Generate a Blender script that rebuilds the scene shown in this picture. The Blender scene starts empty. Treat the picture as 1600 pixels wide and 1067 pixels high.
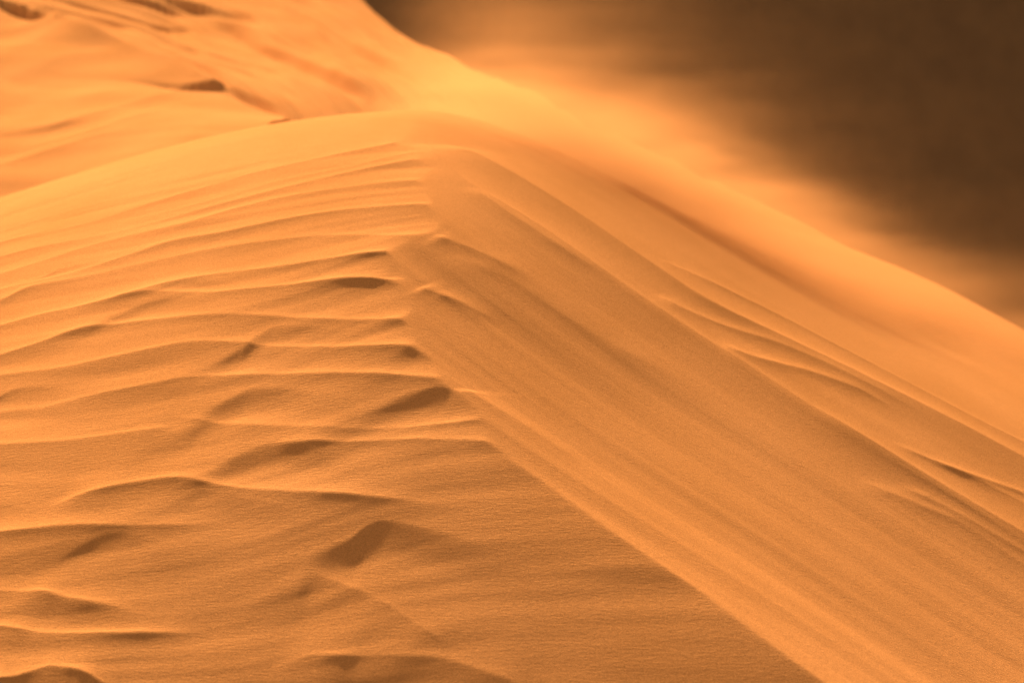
import bpy, math
import numpy as np

# ------------------------------------------------------------------ camera, light, exposure
scene = bpy.context.scene
COL = scene.collection
PITCH = math.radians(-15.0)
LENS = 100.0
FPX = 1600 * LENS / 36.0                      # focal length in photo pixels

cam_d = bpy.data.cameras.new("camera")
cam_d.lens = LENS
cam_d.sensor_width = 36.0
cam_d.clip_end = 5000
cam_d.dof.use_dof = True
cam_d.dof.focus_distance = 11.5
cam_d.dof.aperture_fstop = 2.6
cam = bpy.data.objects.new("camera", cam_d)
cam.location = (0, 0, 0)
cam.rotation_euler = (math.radians(90) + PITCH, 0, 0)
COL.objects.link(cam)
scene.camera = cam

SUN_EL = math.radians(15)
SUN_AZ = math.radians(-14)                     # measured from +Y (straight behind the dunes) towards +X
world = bpy.data.worlds.new("World")
scene.world = world
world.use_nodes = True
wn = world.node_tree
bg = wn.nodes["Background"]
sky = wn.nodes.new("ShaderNodeTexSky")
sky.sky_type = 'NISHITA'
sky.sun_disc = False
sky.sun_elevation = SUN_EL
sky.sun_rotation = SUN_AZ
sky.dust_density = 0.6
sky.air_density = 0.6
dust = wn.nodes.new("ShaderNodeMixRGB")       # the sky light comes through dust-laden air
dust.blend_type = 'MULTIPLY'
dust.inputs[0].default_value = 1.0
dust.inputs[2].default_value = (1.0, 0.58, 0.30, 1)
wn.links.new(sky.outputs[0], dust.inputs[1])
wn.links.new(dust.outputs[0], bg.inputs[0])
bg.inputs[1].default_value = 0.15

sl = bpy.data.lights.new("sun", 'SUN')
sl.energy = 5.0
sl.angle = math.radians(1.0)
sl.color = (1.0, 0.88, 0.71)
sun = bpy.data.objects.new("sun", sl)
sun.rotation_euler = (SUN_EL - math.pi / 2, 0, -SUN_AZ)   # lamp -Z points from the sun to the scene
sun.location = (0, 60, 40)
COL.objects.link(sun)

vs = scene.view_settings
vs.view_transform = 'Standard'
vs.look = 'None'
vs.gamma = 1
vs.exposure = 1.62
scene.cycles.volume_bounces = 2
scene.cycles.max_bounces = 8

# ------------------------------------------------------------------ helpers
def ray(u, v):
    """slope of the sight line of a photo pixel: x = y*rx, z = y*rz"""
    cx = (u - 800.0) / FPX
    cy = (533.5 - v) / FPX
    dy = math.cos(PITCH) - cy * math.sin(PITCH)
    dz = math.sin(PITCH) + cy * math.cos(PITCH)
    return cx / dy, dz / dy

def pt(u, v, y):
    rx, rz = ray(u, v)
    return (rx * y, y, rz * y)

def sstep(a, b, x):
    t = np.clip((x - a) / (b - a), 0, 1)
    return t * t * (3 - 2 * t)

class TPS:
    """smooth surface through a handful of surveyed points"""
    def __init__(self, pts, smooth=1e-4):
        p = np.array(pts, float)
        self.c = p[:, :2].copy()
        self.c[:, 0] *= 2.0
        n = len(p)
        K = self.phi(np.hypot(self.c[:, None, 0] - self.c[None, :, 0], self.c[:, None, 1] - self.c[None, :, 1]))
        P = np.c_[np.ones(n), self.c]
        A = np.zeros((n + 3, n + 3))
        A[:n, :n] = K + np.diag(np.ones(n) * smooth)
        A[:n, n:] = P
        A[n:, :n] = P.T
        self.w = np.linalg.solve(A, np.r_[p[:, 2], 0, 0, 0])
    @staticmethod
    def phi(r):
        return r * r * np.log(r + 1e-9)
    def __call__(self, x, y):
        x = np.asarray(x, float) * 2.0
        y = np.asarray(y, float)
        n = len(self.c)
        z = self.w[n] + self.w[n + 1] * x + self.w[n + 2] * y
        for i in range(n):
            r2 = (x - self.c[i, 0]) ** 2 + (y - self.c[i, 1]) ** 2
            z = z + self.w[i] * 0.5 * r2 * np.log(r2 + 1e-12)
        return z

def vnoise(x, y, seed):
    xi = np.floor(x).astype(np.int64); yi = np.floor(y).astype(np.int64)
    fx = x - xi; fy = y - yi
    fx = fx * fx * fx * (fx * (fx * 6 - 15) + 10)
    fy = fy * fy * fy * (fy * (fy * 6 - 15) + 10)
    rng = np.random.RandomState(seed)
    T = rng.rand(256, 256).astype(np.float32) * 2 - 1
    a = T[xi & 255, yi & 255]; b = T[(xi + 1) & 255, yi & 255]
    c = T[xi & 255, (yi + 1) & 255]; d = T[(xi + 1) & 255, (yi + 1) & 255]
    return (a * (1 - fx) + b * fx) * (1 - fy) + (c * (1 - fx) + d * fx) * fy

def fbm(x, y, seed, octs=3, gain=0.5):
    r = 0; g = 1.0
    for o in range(octs):
        r = r + g * vnoise(x * 2 ** o + 17.3 * o, y * 2 ** o + 9.1 * o, seed + o)
        g *= gain
    return r

# ------------------------------------------------------------------ large forms of the dunes
Y0 = 9.0
YS = 19.0                                     # where the windward back of the near dune rolls out of sight
def prof(u, vtop, vbot=1067.0):
    """start height, start slope and curvature of the near dune along one sight-line column"""
    _, r0 = ray(u, vbot); _, r1 = ray(u, vtop)
    z0 = r0 * Y0; z1 = r1 * YS; L = YS - Y0
    c = (r1 * L - (z1 - z0)) / (L * L / 2)
    return z0, r1 - c * L, c
tops = [(-900, 600), (-500, 470), (-250, 392), (0, 312), (250, 232), (450, 184), (560, 171), (650, 168), (900, 172), (1300, 190)]
_S = np.array([ray(u, 533)[0] for u, v in tops])
_PR = np.array([prof(u, v) for u, v in tops])
_sg = np.linspace(_S[0], _S[-1], 400)
_pg = np.stack([np.interp(_sg, _S, _PR[:, k]) for k in range(3)])
_k = np.exp(-0.5 * (np.arange(-60, 61) / 22.0) ** 2); _k /= _k.sum()
_pg = np.stack([np.convolve(np.pad(r, 60, mode='reflect', reflect_type='odd'), _k, mode='valid') for r in _pg])
def LA(x, y):
    s = x / y
    z0 = np.interp(s, _sg, _pg[0]); s0 = np.interp(s, _sg, _pg[1]); c = np.interp(s, _sg, _pg[2])
    t = y - Y0
    z = z0 + s0 * t + 0.5 * c * t * t
    back = np.clip(y - YS, 0, None)
    return z - 0.055 * back ** 2               # rolls over faster behind

def hit(f, u, v, y0=6.0, y1=46.0):
    rx, rz = ray(u, v)
    ys = np.linspace(y0, y1, 4000)
    d = ys * rz - f(ys * rx, ys)
    k = np.argmax(d < 0)
    if not (d < 0).any():
        k = np.argmin(d)
    return rx * ys[k], ys[k]

brink_px = [(640, 176), (655, 205), (668, 240), (676, 268), (679, 288), (688, 302), (693, 322), (686, 332), (685, 352),
            (686, 374), (668, 383), (634, 387), (637, 404), (642, 416), (647, 432), (651, 450), (655, 470),
            (664, 508), (672, 520), (690, 548), (707, 575), (712, 597), (713, 611), (732, 632), (757, 656), (785, 684), (808, 699),
            (850, 733), (900, 774), (960, 820), (1000, 850), (1060, 894), (1130, 940), (1200, 990), (1300, 1067), (1360, 1110)]
brink_xy = np.array([hit(LA, u, v) for u, v in brink_px])
_o = np.argsort(brink_xy[:, 1])
BY, BX = brink_xy[_o, 1], brink_xy[_o, 0]
# smooth version that the lee slope starts from
smooth_px = [(640, 176), (645, 215), (656, 252), (668, 290), (676, 335), (677, 372), (668, 398), (661, 430), (655, 470), (666, 510), (686, 550), (712, 600),
             (757, 656), (808, 699), (900, 774), (1000, 850), (1130, 940), (1300, 1067)]
lee = []
for u, v in smooth_px:
    x, y = hit(LA, u, v); lee.append((x, y, float(LA(x, y)) - 0.004))
x, y = hit(LA, 1360, 1110); lee.append((x, y, float(LA(x, y)) - 0.004))
for q in (18.5, 19.0, 19.6):
    lee.append((-0.655, q, float(LA(-0.655, q)) - 0.005))
NCREST = len(lee)
far_ridge = [(500, -40, 42), (560, 2, 40), (640, 58, 36), (760, 116, 32), (900, 178, 28.5), (1060, 258, 26), (1200, 322, 24.2),
             (1300, 374, 23), (1400, 418, 22), (1500, 462, 21), (1600, 518, 20), (1750, 605, 18.5), (1950, 740, 16.5)]
back_crest = [(-60, -30, 38), (20, 8, 36.5), (60, 26, 35.5), (90, 44, 34.5), (150, 68, 33), (220, 100, 31.3), (300, 134, 29.3), (380, 164, 27.5), (452, 186, 26)]
mids = [(1600, 1067, 10.2), (1900, 1067, 11.0), (1600, 700, 13.6), (1300, 660, 12.7), (1000, 640, 12.0), (1100, 350, 20.0), (1300, 480, 17.2)]
lee += [pt(*p) for p in far_ridge + back_crest + mids]
lee += [(-1.4, 22.5, -5.0), (-2.4, 23.5, -5.5)]
LEE_SMOOTH = 2.0
R = TPS(lee, np.r_[0.1, 0.1, 0.15, 0.2, 0.3, np.full(NCREST - 8, LEE_SMOOTH), .1, .1, .2, np.full(len(lee) - NCREST, LEE_SMOOTH)])
bw = [pt(*p) for p in back_crest]
bw += [pt(*p) for p in [(0, 330, 22.5), (0, 250, 25.0), (0, 180, 28), (0, 110, 31.5), (0, 55, 34.5), (150, 290, 22), (150, 220, 24.6), (150, 150, 28),
                        (300, 215, 23.2), (300, 180, 25.5), (-250, 330, 22.5), (-250, 200, 27), (-250, 80, 32), (-250, 10, 36), (-120, 30, 35.5)]]
LB = TPS(bw, 2e-3)
RX = [pt(*p) for p in far_ridge]
RXX = np.array([p[0] for p in RX]); RYY = np.array([p[1] for p in RX])
far_px = [(u, v) for u, v, y in far_ridge[2:11]]
CB = [pt(*p) for p in back_crest]
CBX = np.array([p[0] for p in CB]); CBY = np.array([p[1] for p in CB])

def side_line(x, y, px, py):
    """distance of x to the right of the line x(y)"""
    o = np.argsort(py)
    return x - np.interp(y, py[o], px[o])

def smin(a, b, k):
    return 0.5 * (a + b - np.sqrt((a - b) ** 2 + k * k))

_ro = np.argsort(RXX)
def lee_surface(x, y):
    """lee slope, falling away beyond its far ridge"""
    over = np.clip(y - np.interp(x, RXX[_ro], RYY[_ro]), 0, None)
    return R(x, y) - 0.62 * (np.sqrt(over * over + 0.36) - 0.6)

_by = np.linspace(0, 70, 3501)
_bk = np.exp(-0.5 * (np.arange(-60, 61) / 22.0) ** 2); _bk /= _bk.sum()
_bx = np.convolve(np.pad(np.interp(_by, BY, BX), 60, mode='edge'), _bk, mode='valid')
def combine(x, y, a, r, lb):
    dx = x - np.interp(y, _by, _bx)
    cs = side_line(x, y, CBX, CBY)
    w = sstep(-0.02, 0.05, cs)
    b = lb * (1 - w) + r * w - 0.9 * np.clip(y - 40.5, 0, None)
    b = b - 1.6 * sstep(0.0, -0.35, dx) * (1 - sstep(YS + 0.5, YS + 2.5, y))
    front = smin(a, r + (1.2 + 3 * sstep(17.2, 18.6, y)) * np.clip(-dx - 0.16 + 0.21 * sstep(17.2, 18.6, y), 0, None), 0.006)
    past = np.maximum(a - 1.2 * np.clip(dx - 0.05, 0, None), b)
    q = sstep(17.6, YS - 0.1, y)
    front = np.where(dx > 0.05, front * (1 - q) + past * q, front)
    z = np.where(y < YS, front, past)
    return np.maximum(z, -25.6), dx, cs, (b > a) & (y >= YS) & (dx < 0)

def base(x, y):
    x = np.asarray(x, float); y = np.asarray(y, float)
    return combine(x, y, LA(x, y), lee_surface(x, y), LB(x, y))[0]

# ------------------------------------------------------------------ grid
Q = 0.62
NC = int(2220 * Q)
K0 = 0.0043 / Q
ys = [5.0]
while ys[-1] < 60:
    ys.append(ys[-1] + K0 * (max(ys[-1], 8.0) / 9.0) ** 2.2)
ys = np.array(ys)
ss = np.linspace(-0.33, 0.33, NC)
X = ss[None, :] * ys[:, None]
Y = np.repeat(ys[:, None], NC, 1)
A0 = LA(X, Y); R0 = lee_surface(X, Y); B0 = LB(X, Y)
Z, DX, CS, BACKM = combine(X, Y, A0, R0, B0)
HL = np.zeros_like(Z); HR = np.zeros_like(Z); HB = np.zeros_like(Z)     # relief of the windward face, the lee slope, the back dune
NEARB = 1 + 0.8 * np.exp(-np.abs(DX) / 0.35) * sstep(11.0, 12.5, Y)     # ripples stand taller where they reach the brink

# ------------------------------------------------------------------ wind ridges, hollows and ripples
def stroke(px, A, wn_, wf, e=0.012, taper=(0.15, 0.15), on='L', mask=None, hollow=False):
    """a crest traced on the ground: steep towards the viewer over wn_ metres, gentle behind over wf metres"""
    H = {'L': HL, 'R': HR, 'B': HB}[on]
    g = np.array([hit({'L': LA, 'R': lee_surface, 'B': base}[on], u, v, 20.0 if on == 'B' else 6.0) for u, v in px])
    amp = np.array(A if isinstance(A, (list, tuple)) else [A] * len(px), float)
    t = np.linspace(0, 1, len(g)); tt = np.linspace(0, 1, 240)
    gx = np.interp(tt, t, g[:, 0]); gy = np.interp(tt, t, g[:, 1]); ga = np.interp(tt, t, amp)
    nk = 37 if on == 'L' else 61
    k = np.hanning(nk); k /= k.sum()
    sm = lambda q: np.convolve(np.pad(q, nk // 2, mode='reflect', reflect_type='odd'), k, mode='valid')
    gx, gy = sm(gx), sm(gy)
    if on == 'L' and not hollow and gx[-1] > np.interp(gy[-1], BY, BX) - .02:      # runs out past the brink
        q = np.linspace(0, 1, 81)[1:]
        gx = np.r_[gx, gx[-1] + .6 * q]; gy = np.r_[gy, gy[-1] + 0 * q]; ga = np.r_[ga, ga[-1] + 0 * q]; tt = np.linspace(0, 1, len(gx))
    taper = (taper[0], max(taper[1], .2))
    q = np.linspace(0, 1, 81)[1:]
    if px[0][0] < -100:                        # carries on outside the picture and fades there
        t0 = np.array([gx[0] - gx[12], gy[0] - gy[12]]); t0 /= np.hypot(*t0)
        gx = np.r_[(gx[0] + 1.0 * q * t0[0])[::-1], gx]; gy = np.r_[(gy[0] + 1.0 * q * t0[1])[::-1], gy]; ga = np.r_[ga[0] + 0 * q, ga]; taper = (.22, taper[1])
    if px[-1][0] > 1700:
        t0 = np.array([gx[-1] - gx[-13], gy[-1] - gy[-13]]); t0 /= np.hypot(*t0)
        gx = np.r_[gx, gx[-1] + 1.0 * q * t0[0]]; gy = np.r_[gy, gy[-1] + 1.0 * q * t0[1]]; ga = np.r_[ga, ga[-1] + 0 * q]; taper = (taper[0], .22)
    tt = np.linspace(0, 1, len(gx))
    if taper[0] > 0: ga = ga * sstep(0, taper[0], tt)
    if taper[1] > 0: ga = ga * sstep(0, taper[1], 1 - tt)
    seed = int(abs(px[0][0] * 7 + px[0][1])) % 9999
    ga = ga * (1 + (.1 if hollow else .5 if on == 'L' else .15) * vnoise(tt * 7.0, tt * 0 + .5, seed))
    # run along the stroke, measure across it
    e1 = np.array([gx[-1] - gx[0], gy[-1] - gy[0]]); e1 /= np.hypot(*e1)
    e2 = np.array([-e1[1], e1[0]])
    if e2[1] < 0: e2 = -e2
    sa = (gx - gx[0]) * e1[0] + (gy - gy[0]) * e1[1]; sb = (gx - gx[0]) * e2[0] + (gy - gy[0]) * e2[1]
    sa = np.maximum.accumulate(sa + np.arange(len(sa)) * 1e-6)
    m_ = max(14 * wn_ if hollow else 6 * wn_, 6 * wf)
    lo = max(0, np.searchsorted(ys, gy.min() - m_) - 1); hi = min(len(ys), np.searchsorted(ys, gy.max() + m_) + 1)
    if hi <= lo: return
    q = np.r_[gx - m_, gx + m_]; qs = np.r_[q / max(ys[lo], 1), q / ys[hi - 1]]
    j0 = max(0, np.searchsorted(ss, qs.min()) - 1); j1 = min(NC, np.searchsorted(ss, qs.max()) + 1)
    if j1 <= j0: return
    sl_ = slice(j0, j1)
    x = X[lo:hi, sl_]; y = Y[lo:hi, sl_]
    pa = (x - gx[0]) * e1[0] + (y - gy[0]) * e1[1]; pb = (x - gx[0]) * e2[0] + (y - gy[0]) * e2[1]
    a = np.interp(pa, sa, ga, left=0 if taper[0] > 0 else ga[0], right=0 if taper[1] > 0 else ga[-1])
    d = pb - np.interp(pa, sa, sb)
    wob = 1 + 0.3 * vnoise(x * 1.3, y * 0.8, seed)
    w = np.where(d < 0, wn_ * wob, wf)
    h = a * (np.exp(-(np.sqrt(d * d + e * e) - e) / w))
    if hollow:                                 # a scoop below the edge instead of a ridge
        dn = np.clip(-d, 0, None); dn = np.sqrt(dn * dn + e * e) - e
        q = np.clip(dn / w, 0, 1)
        # its sides open out and flatten away from the edge
        mid = .5 * sa[-1]
        wide = np.clip((pa - mid) / (mid * (1 + .5 * dn / w)) * mid + mid, 0, sa[-1])
        a = np.minimum(a, np.interp(wide, sa, ga)) * .35 + .65 * np.interp(wide, sa, ga)
        h = -a * (1 - (1 - q) ** 2) * np.exp(-(np.clip(dn - .6 * w, 0, None) / (1.1 * w)) ** 1.5) + .1 * a * np.exp(-np.abs(d) / wf)
    m = 1.0
    if mask is not None: m = mask[lo:hi, sl_]
    H[lo:hi, sl_] += h * m

# ripples of the windward face, from the top of the dune to the bottom of the picture
rip = [
 # pts, height, near width, far width
 ([(-160,425),(0,381),(84,363),(142,350),(300,302),(480,256),(580,236),(635,226),(665,228)], .014,.16,.30),
 ([(-160,447),(0,406),(67,389),(169,370),(246,350),(400,310),(540,275),(640,256),(680,252)], .015,.14,.26),
 ([(150,360),(300,325),(420,290),(560,262),(640,243),(675,240)], .009,.10,.2),
 ([(-160,478),(0,433),(51,417),(135,390),(216,370),(297,355),(400,322),(520,300),(620,288),(692,290)], .020,.15,.24),
 ([(-160,500),(0,458),(67,443),(169,416),(270,382),(337,374),(440,350),(540,333),(630,326),(700,326)], .020,.14,.22),
 ([(-160,520),(0,478),(44,455),(135,438),(236,414),(320,397),(405,384),(500,372),(600,374),(690,380)], .022,.14,.22),
 ([(-160,560),(0,514),(67,495),(169,480),(270,448),(337,434),(439,424),(540,411),(590,407),(645,405)], .024,.13,.20),
 ([(100,492),(160,478),(236,465),(337,466),(439,455),(540,446),(600,446),(660,452)], .023,.13,.18),
 ([(-160,610),(0,563),(67,542),(135,519),(270,504),(371,498),(480,503),(560,506),(670,508)], .022,.14,.20),
 ([(-160,625),(0,591),(101,580),(202,559),(304,539),(405,542),(540,549),(620,548),(700,552)], .020,.12,.17),
 ([(40,645),(101,630),(202,610),(304,591),(388,588),(540,590),(640,594),(725,600)], .021,.14,.18),
 ([(260,652),(297,657),(405,666),(540,672),(640,668),(760,656)], .016,.12,.14),
 ([(-160,715),(0,701),(101,694),(236,674),(300,664)], .018,.12,.2),
 ([(380,700),(480,694),(560,692),(640,690),(720,690),(800,697)], .018,.10,.12),
 ([(60,800),(118,781),(200,762),(270,751),(371,766),(470,776),(540,779),(631,786),(740,792)], .022,.12,.16),
 ([(-160,850),(0,839),(101,830),(202,827),(290,822),(380,815)], .020,.10,.14),
 ([(-160,925),(0,923),(67,927),(101,936),(170,948),(260,968)], .022,.10,.12),
 ([(-160,975),(0,984),(61,991),(186,994),(260,991),(340,985)], .020,.09,.10),
 ([(420,1045),(480,1028),(540,1029),(610,1026),(690,1030),(790,1064),(850,1090)], .012,.13,.16),
 ([(470,884),(530,910),(590,935),(660,985),(720,1020)], .013,.14,.12),
 ([(-80,1090),(20,1068),(75,1050),(118,1056),(190,1085)], .024,.10,.12),
]
for p, A, wn_, wf in rip:
    stroke(p, A * .30, wn_ * .45, wf * .22, e=.010, taper=(.2, .25), mask=NEARB)   # the thin bright lip
    stroke(p, A * .50, wn_ * 1.7, wf * .8, e=.05, taper=(.2, .25), mask=NEARB)     # and its broad swell
# steep little lee hollows that hold shadow
hol = [
 ([(165,500),(205,487),(235,478),(265,473),(300,472)], .040,.11,.10),
 ([(385,538),(405,524),(428,514),(470,513),(520,515)], .030,.14,.10),
 ([(355,556),(380,548),(420,549),(480,551),(540,553)], .016,.12,.10),
 ([(296,654),(330,636),(360,622),(392,607),(440,607),(500,615)], .034,.15,.10),
 ([(-60,628),(0,620),(20,611),(40,606),(70,606),(110,608)], .034,.09,.10),
 ([(-60,655),(0,642),(30,637),(80,637)], .028,.08,.10),
 ([(75,432),(100,422),(130,416),(160,412)], .022,.09,.10),
 ([(255,455),(285,446),(315,443),(340,444)], .020,.08,.09),
 ([(305,745),(335,730),(370,712),(400,699),(428,691),(465,697),(510,704)], .034,.11,.09),
 ([(465,885),(490,862),(520,850),(545,842),(568,826),(592,814),(640,818),(700,832),(760,850)], .030,.16,.10),
 ([(120,850),(160,838),(195,835),(225,838),(250,848)], .022,.10,.08),
 ([(-60,890),(0,872),(60,858),(120,846)], .022,.12,.10),
 ([(30,935),(70,933),(110,938),(150,946),(190,958)], .030,.08,.08),
 ([(280,775),(320,767),(370,778),(430,790)], .012,.13,.08),
 ([(575,640),(630,620),(680,608),(712,607),(735,625)], .030,.14,.10),
 ([(600,560),(650,546),(690,548)], .018,.12,.08),
 ([(590,430),(615,420),(640,418)], .020,.08,.08),
 ([(-40,800),(0,788),(25,790),(50,800)], .022,.08,.08),
]
for p, A, wn_, wf in hol:
    q = p[-1]; q0 = p[-2]
    p = p + [(q[0] + 70, q[1] + (q[1] - q0[1]) / (q[0] - q0[0]) * 35 + 6)]
    W_ = wn_ * 1.7
    stroke(p, .080 * W_ * min(1.1, max(.5, A / .036)), W_, wf, e=.035, taper=(.35, .45), hollow=True)

# folds and streaks of the lee slope
S1 = [(650,212),(690,262),(739,292),(800,326),(854,358),(935,417),(1002,465),(1070,509),(1127,546),(1212,600),(1262,633),(1347,683),(1397,714),(1465,757),(1600,836),(1760,925)]
S2 = [(690,215),(800,268),(935,351),(1010,403),(1070,446),(1127,478),(1195,509),(1262,542),(1397,608),(1500,660),(1600,712),(1760,800)]
fold = [
 ([(u, v + 16) for u, v in S1], .022,.50,.30),
 ([(u, v + 8) for u, v in S1], .012,.08,.09),
 ([(1262,637),(1347,690),(1420,738),(1465,768),(1600,858),(1760,950)], .009,.14,.10),
 ([(u, v + 10) for u, v in S2], .035,.24,.22),
 ([(1020,405),(1060,420),(1161,468),(1229,500),(1300,538),(1363,571),(1440,612),(1520,655),(1600,695),(1760,770)], .015,.12,.07),
 ([(1020,462),(1060,485),(1127,512),(1212,539),(1296,578),(1397,627),(1480,672)], .013,.13,.10),
 ([(1120,545),(1178,566),(1262,583),(1347,614),(1420,655)], .016,.13,.10),
 ([(1330,747),(1414,783),(1499,820),(1600,886),(1760,980)], .009,.10,.09),
 ([(1400,758),(1480,800),(1600,868),(1760,960)], .008,.05,.06),
 ([(1440,715),(1520,750),(1600,788),(1760,880)], .006,.07,.07),
 ([(1380,690),(1480,735),(1600,772),(1760,850)], .010,.05,.06),
 ([(672,374),(720,390),(775,415),(840,450)], .010,.10,.09),
 ([(652,447),(685,460),(720,474),(790,510)], .012,.08,.08),
 ([(735,300),(790,340),(860,385),(950,445)], .010,.08,.06),
 ([(690,400),(790,440),(868,492),(952,544),(1036,586),(1150,650)], .008,.24,.20),
 ([(720,605),(760,628),(834,672),(930,735)], .010,.08,.10),
]
for p, A, wn_, wf in fold:
    stroke(p, A, wn_, wf, e=.02, taper=(.03 if p[0][1] < 240 else .15, .35), on='R')

# far crest at the upper left: hollows in shade and long streaks
farh = [
 ([(16,2),(28,8),(40,13),(62,22),(92,34)], .20,.18),
 ([(112,-4),(128,1),(150,8),(189,20),(236,33),(320,47)], .22,.20),
 ([(175,-18),(205,-6),(229,2),(262,10),(310,24)], .26,.26),
 ([(265,2),(300,13),(324,19),(362,29),(410,46)], .18,.22),
 ([(30,0),(57,9),(101,22),(148,37),(190,52)], .09,.14),
 ([(60,2),(100,14),(150,28)], .07,.14),
 ([(360,-12),(395,-2),(430,6)], .12,.2),
 ([(460,20),(530,62),(581,90),(650,122)], .15,.3),
 ([(430,80),(500,112),(545,132),(600,156)], .14,.26),
 ([(395,52),(450,78),(520,104)], .08,.22),
 ([(340,92),(400,122),(480,160)], .09,.26),
 ([(225,62),(320,92),(410,122),(500,160)], .08,.22),
 ([(160,42),(250,62),(340,86),(420,108)], .09,.2),
 ([(294,143),(320,147),(360,149),(400,160),(455,182)], .15,.26),
]
for p, A, wn_ in farh:
    stroke(p, A * .55, wn_ * .55, .3, e=.02, taper=(.1, .25), on='B', hollow=True)
farl = [
 ([(60,26),(90,44),(150,68),(220,100),(300,134),(380,164),(452,186)], .16,.30,.25),
 ([(300,-24),(354,0),(439,40),(506,78),(545,98),(600,143),(645,175)], .08,.5,.4),
 ([(60,215),(150,186),(230,162),(300,146)], .04,.30,.5),
 ([(120,225),(230,185),(330,160)], .03,.25,.4),
 ([(-200,145),(0,100),(60,70),(110,48)], .06,.9,1.5),
 ([(-200,190),(0,135),(100,100),(180,85)], .05,.9,1.2),
 ([(-200,330),(0,262),(150,220),(300,185)], .05,.8,.8),
]
for p, A, wn_, wf in farl:
    stroke(p, A, wn_, wf, e=.03, taper=(.15, .3), on='B')

# streaky relief laid down by the wind: along the flow on the lee slope, across it on the windward face
# wind streaks of the lee slope follow the lines surveyed on it: a smooth flow coordinate fitted through them
flow = [([(810,700),(900,774),(1000,850),(1130,940),(1300,1067)], 9.15), ([(720,605),(930,735),(1300,962),(1600,1130)], 8.38),
        ([(690,400),(868,492),(1036,586),(1150,650),(1400,790),(1600,900)], 6.22), (S1[1:-1], 5.28), (S2[1:-1], 4.62), (far_px, 2.8)]
flow_far = [([(20,8),(90,44),(220,100),(300,134),(380,164),(452,186)], 6.4), ([(354,0),(439,40),(506,78),(545,98),(600,143),(645,175)], 4.3),
            ([(200,0),(300,44),(400,90),(520,150)], 5.3), ([(562,6),(640,62),(700,94),(760,122)], 2.8)]
def basis(x, y, y0, x0):
    y = (y - y0) / 6.0; x = (x - x0) / 2.0
    return [x * 0 + 1, x, y, x * x, x * y, y * y, x ** 3, x * x * y, x * y * y, y ** 3]
def flow_fit(lines, f, y0, x0, deg, ymin):
    fp = []
    for line, lev in lines:
        for (u0, v0), (u1, v1) in zip(line[:-1], line[1:]):
            for q in (0, .5):
                x, y = hit(f, u0 + q * (u1 - u0), v0 + q * (v1 - v0) + (4 if line is far_px else 0), ymin); fp.append((x, y, lev))
    fp = np.array(fp)
    return np.linalg.lstsq(np.stack(basis(fp[:, 0], fp[:, 1], y0, x0)[:deg], -1), fp[:, 2], rcond=None)[0]
cf = flow_fit(flow, lee_surface, 15, 1, 10, 6.0)
cg = flow_fit(flow_far, lee_surface, 30, -2, 6, 20.0)
PSI = sum(c * b for c, b in zip(cf, basis(X, np.clip(Y, 6, 26), 15, 1)))
PSF = sum(c * b for c, b in zip(cg, basis(np.clip(X, -6, 2), np.clip(Y, 20, 42), 30, -2)))
qf = sstep(20.5, 25.0, Y)
PSI = PSI * (1 - qf) + PSF * qf + .10 * vnoise(X * .5, Y * .25, 5)
along = Y - .5 * X
lee_s = fbm(along * 0.13, PSI * 1.1, 11, 3, 0.45) * .017 + fbm(along * 0.5, PSI * 7.0, 31, 3, .5) * .0010
grow = 1 + 2.8 * sstep(20, 30, Y)
HR += lee_s * grow + sstep(21, 28, Y) * (fbm(along * .22, PSI * 3.0, 77, 3, .5) * .03 + fbm(along * .09, PSI * 4.0, 87, 3, .5) * .07) * sstep(23, 29, Y)
HB *= sstep(20.5, 22.0, Y)
HB += fbm(X * .25 + Y * .05, (Y + .9 * X) * .55, 61, 3) * .034
yw = Y + 0.35 * vnoise(X * 0.7, Y * 0.4, 8) - 0.10 * X
win_s = fbm(X * 0.7, yw * 2.6, 41, 3, 0.45) * .0065 + fbm(X * 2.2, yw * 9.0, 51, 2) * .0008
HL += win_s * (.35 + .65 * sstep(19.5, 13.0, Y))
hb_lee = np.where(Y > 20.5, HB - fbm(X * .25 + Y * .05, (Y + .9 * X) * .55, 61, 3) * .034, 0)
Z2 = combine(X, Y, A0 + HL, R0 + HR + hb_lee, B0 + HB)[0]

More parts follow.
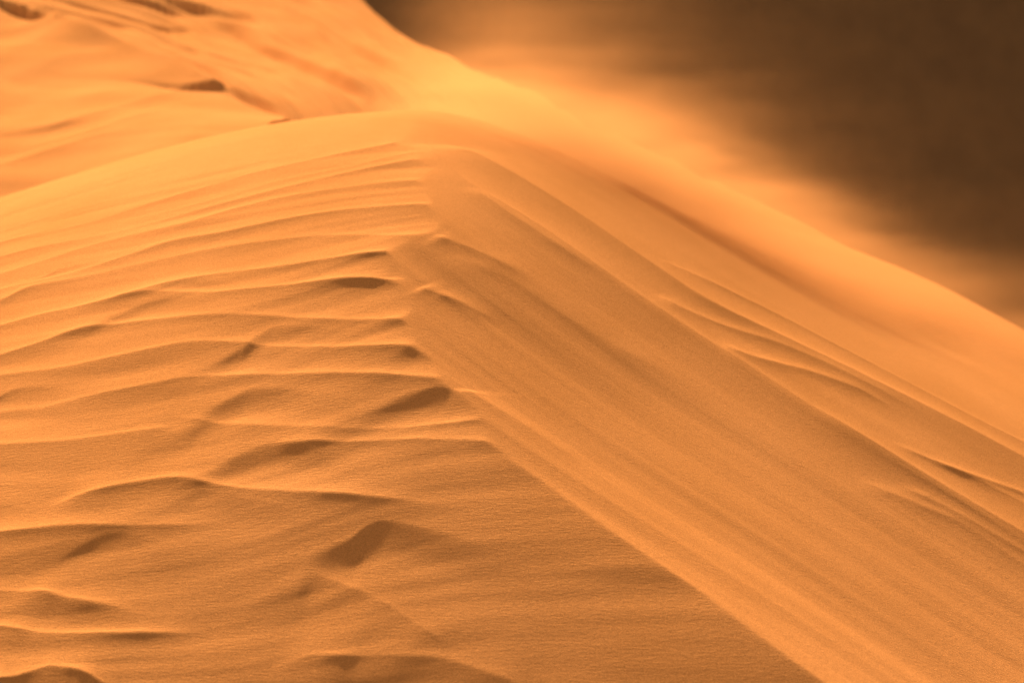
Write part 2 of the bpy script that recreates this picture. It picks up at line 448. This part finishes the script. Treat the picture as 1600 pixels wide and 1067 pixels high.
# ------------------------------------------------------------------ materials
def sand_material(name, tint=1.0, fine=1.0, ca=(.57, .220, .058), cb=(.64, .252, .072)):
    m = bpy.data.materials.new(name)
    m.use_nodes = True
    nt = m.node_tree; N = nt.nodes; L = nt.links
    b = N["Principled BSDF"]
    b.inputs["Roughness"].default_value = 1.0
    b.inputs["Specular IOR Level"].default_value = 0.0
    tc = N.new("ShaderNodeTexCoord")
    def noise(scale, detail, mp=None, rough=0.6):
        n = N.new("ShaderNodeTexNoise"); n.inputs["Scale"].default_value = scale
        n.inputs["Detail"].default_value = detail; n.inputs["Roughness"].default_value = rough
        if mp:
            q = N.new("ShaderNodeMapping"); q.inputs["Scale"].default_value = mp
            L.new(tc.outputs["Object"], q.inputs[0]); L.new(q.outputs[0], n.inputs["Vector"])
        else:
            L.new(tc.outputs["Object"], n.inputs["Vector"])
        return n
    patches = noise(0.9, 4, (1, .5, 1))
    grain = noise(190, 2, None, .7)
    dash = noise(70, 2, (.35, 1.0, 1.0))
    ramp = N.new("ShaderNodeValToRGB")
    ramp.color_ramp.elements[0].position = .3; ramp.color_ramp.elements[1].position = .7
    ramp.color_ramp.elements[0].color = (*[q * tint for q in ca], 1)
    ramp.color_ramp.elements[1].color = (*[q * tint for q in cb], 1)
    L.new(patches.outputs[0], ramp.inputs[0])
    gr = N.new("ShaderNodeValToRGB")
    gr.color_ramp.elements[0].position = .3; gr.color_ramp.elements[1].position = .72
    gr.color_ramp.elements[0].color = (.74, .70, .68, 1)
    gr.color_ramp.elements[1].color = (1.22, 1.25, 1.3, 1)
    L.new(grain.outputs[0], gr.inputs[0])
    mix = N.new("ShaderNodeMixRGB"); mix.blend_type = 'MULTIPLY'; mix.inputs[0].default_value = 0.95 * fine
    L.new(ramp.outputs[0], mix.inputs[1]); L.new(gr.outputs[0], mix.inputs[2])
    L.new(mix.outputs[0], b.inputs["Base Color"])
    add = N.new("ShaderNodeMath"); add.operation = 'ADD'
    L.new(grain.outputs[0], add.inputs[0]); L.new(dash.outputs[0], add.inputs[1])
    bump = N.new("ShaderNodeBump"); bump.inputs["Strength"].default_value = .45 * fine; bump.inputs["Distance"].default_value = .006
    L.new(add.outputs[0], bump.inputs["Height"]); L.new(bump.outputs[0], b.inputs["Normal"])
    return m
SAND = sand_material("orange_sand")
SHADE_SAND = sand_material("shade_toned_sand", .34, .3, (.46, .235, .10), (.60, .30, .12))  # sand colour darkened so the far dune stays in shade despite sky fill

def add_mesh(name, verts, faces, mat, smooth=True):
    me = bpy.data.meshes.new(name)
    verts = np.ascontiguousarray(verts, np.float32); faces = np.ascontiguousarray(faces, np.int32).reshape(-1, 4)
    me.vertices.add(len(verts)); me.vertices.foreach_set("co", verts.ravel())
    me.loops.add(faces.size); me.loops.foreach_set("vertex_index", faces.ravel())
    me.polygons.add(len(faces))
    me.polygons.foreach_set("loop_start", np.arange(len(faces), dtype=np.int32) * 4)
    if smooth:
        me.polygons.foreach_set("use_smooth", np.ones(len(faces), bool))
    me.update(calc_edges=True)
    me.materials.append(mat)
    o = bpy.data.objects.new(name, me)
    COL.objects.link(o)
    return o

def grid_faces(nr, nc):
    i = np.arange(nr - 1)[:, None] * nc + np.arange(nc - 1)[None, :]
    return np.stack([i, i + 1, i + nc + 1, i + nc], -1)

V = np.stack([X, Y, Z2], -1).reshape(-1, 3)
F = grid_faces(*X.shape)
# the near dune with its lee slope, and the dune behind it, meet along the hollow between them
xc = X[:-1, :-1]; yc = Y[:-1, :-1]
behind = (BACKM[:-1, :-1] | ((DX[:-1, :-1] >= 0) & (yc > 20.5 + 4.2 * np.clip(xc + 0.8, 0, 9)))) & (yc > YS)
def sub(mask):
    f = F[mask]
    used, inv = np.unique(f, return_inverse=True)
    return V[used], inv.reshape(-1, 4)
def structure(o, label, cat):
    o["kind"] = "structure"; o["label"] = label; o["category"] = cat
    return o
v, f = sub(~behind)
structure(add_mesh("near_dune", v, f, SAND), "sharp crested orange dune in front with rippled left face and streaked right slope", "dune")
v, f = sub(behind)
structure(add_mesh("back_dune", v, f, SAND), "orange dune behind the near crest with dark wind hollows along its top", "dune")

# shaded slip face far behind
gx = np.linspace(-90, 120, 300); gy = np.linspace(70, 190, 260)
GX, GY = np.meshgrid(gx, gy)
crest_y = 110 + 6 * np.sin(GX * .045) + 3 * vnoise(GX * .05, GY * 0, 71)
crest_z = -4 + 2.5 * vnoise(GX * .04, GY * 0 + 3, 72)
GZ = np.where(GY < crest_y, crest_z - (crest_y - GY) * .66, crest_z - (GY - crest_y) * .22)
GZ = np.maximum(GZ, -25.2) + .12 * fbm(GX * .5, GY * .25, 73, 3)
structure(add_mesh("far_dune", np.stack([GX, GY, GZ], -1).reshape(-1, 3), grid_faces(*GX.shape), SHADE_SAND),
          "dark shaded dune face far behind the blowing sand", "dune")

# desert floor out to the horizon
gx = np.linspace(-2500, 2500, 60); gy = np.linspace(-300, 4500, 60)
GX, GY = np.meshgrid(gx, gy)
structure(add_mesh("ground", np.stack([GX, GY, GX * 0 - 25.4], -1).reshape(-1, 3), grid_faces(*GX.shape), SHADE_SAND),
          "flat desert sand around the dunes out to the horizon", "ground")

# ------------------------------------------------------------------ sand blown off the brink
def box(name, lo, hi, mat):
    c = np.array([(x, y, z) for z in (lo[2], hi[2]) for y in (lo[1], hi[1]) for x in (lo[0], hi[0])], float)
    f = [(0, 2, 3, 1), (4, 5, 7, 6), (0, 1, 5, 4), (2, 6, 7, 3), (0, 4, 6, 2), (1, 3, 7, 5)]
    return add_mesh(name, c, f, mat, False)
m = bpy.data.materials.new("blown_sand")
m.use_nodes = True
nt = m.node_tree; N = nt.nodes; L = nt.links
N.remove(N["Principled BSDF"])
pv = N.new("ShaderNodeVolumePrincipled")
pv.inputs["Color"].default_value = (.42, .185, .058, 1)
pv.inputs["Anisotropy"].default_value = .45
L.new(pv.outputs[0], N["Material Output"].inputs["Volume"])
tc = N.new("ShaderNodeTexCoord"); sp = N.new("ShaderNodeSeparateXYZ"); L.new(tc.outputs["Object"], sp.inputs[0])
def M(op, a, b=None, c=None, clamp=False):
    n = N.new("ShaderNodeMath"); n.operation = op; n.use_clamp = clamp
    for i, q in enumerate((a, b, c)):
        if q is None: continue
        if isinstance(q, (int, float)): n.inputs[i].default_value = q
        else: L.new(q, n.inputs[i])
    return n.outputs[0]
def S(a, b, q):
    n = N.new("ShaderNodeMapRange"); n.interpolation_type = 'SMOOTHSTEP'
    n.inputs[1].default_value = a; n.inputs[2].default_value = b; L.new(q, n.inputs[0]); return n.outputs[0]
px_, py_, pz_ = sp.outputs
down = M('ADD', px_, .7)                                        # metres downwind of the brink
ztop = M('MULTIPLY_ADD', S(.3, 1.7, down), -.30, M('MULTIPLY_ADD', S(1.3, 4.8, down), -1.30, -3.45))   # the sheet sinks back to the slope as it drifts
above = M('MAXIMUM', M('SUBTRACT', pz_, ztop), 0)
dens = M('ADD', M('POWER', 2.718, M('DIVIDE', above, -.09)), M('MULTIPLY', M('POWER', 2.718, M('DIVIDE', above, -.45)), .20))
dens = M('MULTIPLY', dens, M('ADD', .09, M('POWER', 2.718, M('MULTIPLY', M('POWER', M('MULTIPLY', M('MAXIMUM', down, 0), .52), 2.0), -1))))
dens = M('MULTIPLY', dens, S(-.4, .9, down))
dens = M('MULTIPLY', dens, M('MULTIPLY', S(15.8, 18.0, py_), M('SUBTRACT', 1, S(18.8, 22.0, py_))))
mp = N.new("ShaderNodeMapping"); mp.inputs["Scale"].default_value = (.5, .7, 2.6); L.new(tc.outputs["Object"], mp.inputs[0])
nz = N.new("ShaderNodeTexNoise"); nz.inputs["Scale"].default_value = 1.0; nz.inputs["Detail"].default_value = 2; L.new(mp.outputs[0], nz.inputs["Vector"])
mp2 = N.new("ShaderNodeMapping"); mp2.inputs["Scale"].default_value = (1.1, 1.3, 6.5); mp2.inputs["Rotation"].default_value = (0, math.radians(14), 0); L.new(tc.outputs["Object"], mp2.inputs[0])
nz2 = N.new("ShaderNodeTexNoise"); nz2.inputs["Scale"].default_value = 1.3; nz2.inputs["Detail"].default_value = 1; L.new(mp2.outputs[0], nz2.inputs["Vector"])
dens = M('MULTIPLY', dens, M('MULTIPLY', S(.33, .66, M('ADD', M('MULTIPLY', nz.outputs[0], .6), M('MULTIPLY', nz2.outputs[0], .4))), 2.9))
L.new(dens, pv.inputs["Density"])
o = box("blowing_sand", (-2.2, 14.4, -6.5), (6.5, 23.7, -2.3), m)
o["kind"] = "stuff"; o["label"] = "orange haze of sand blowing off the dune crest to the right"; o["category"] = "blowing sand"
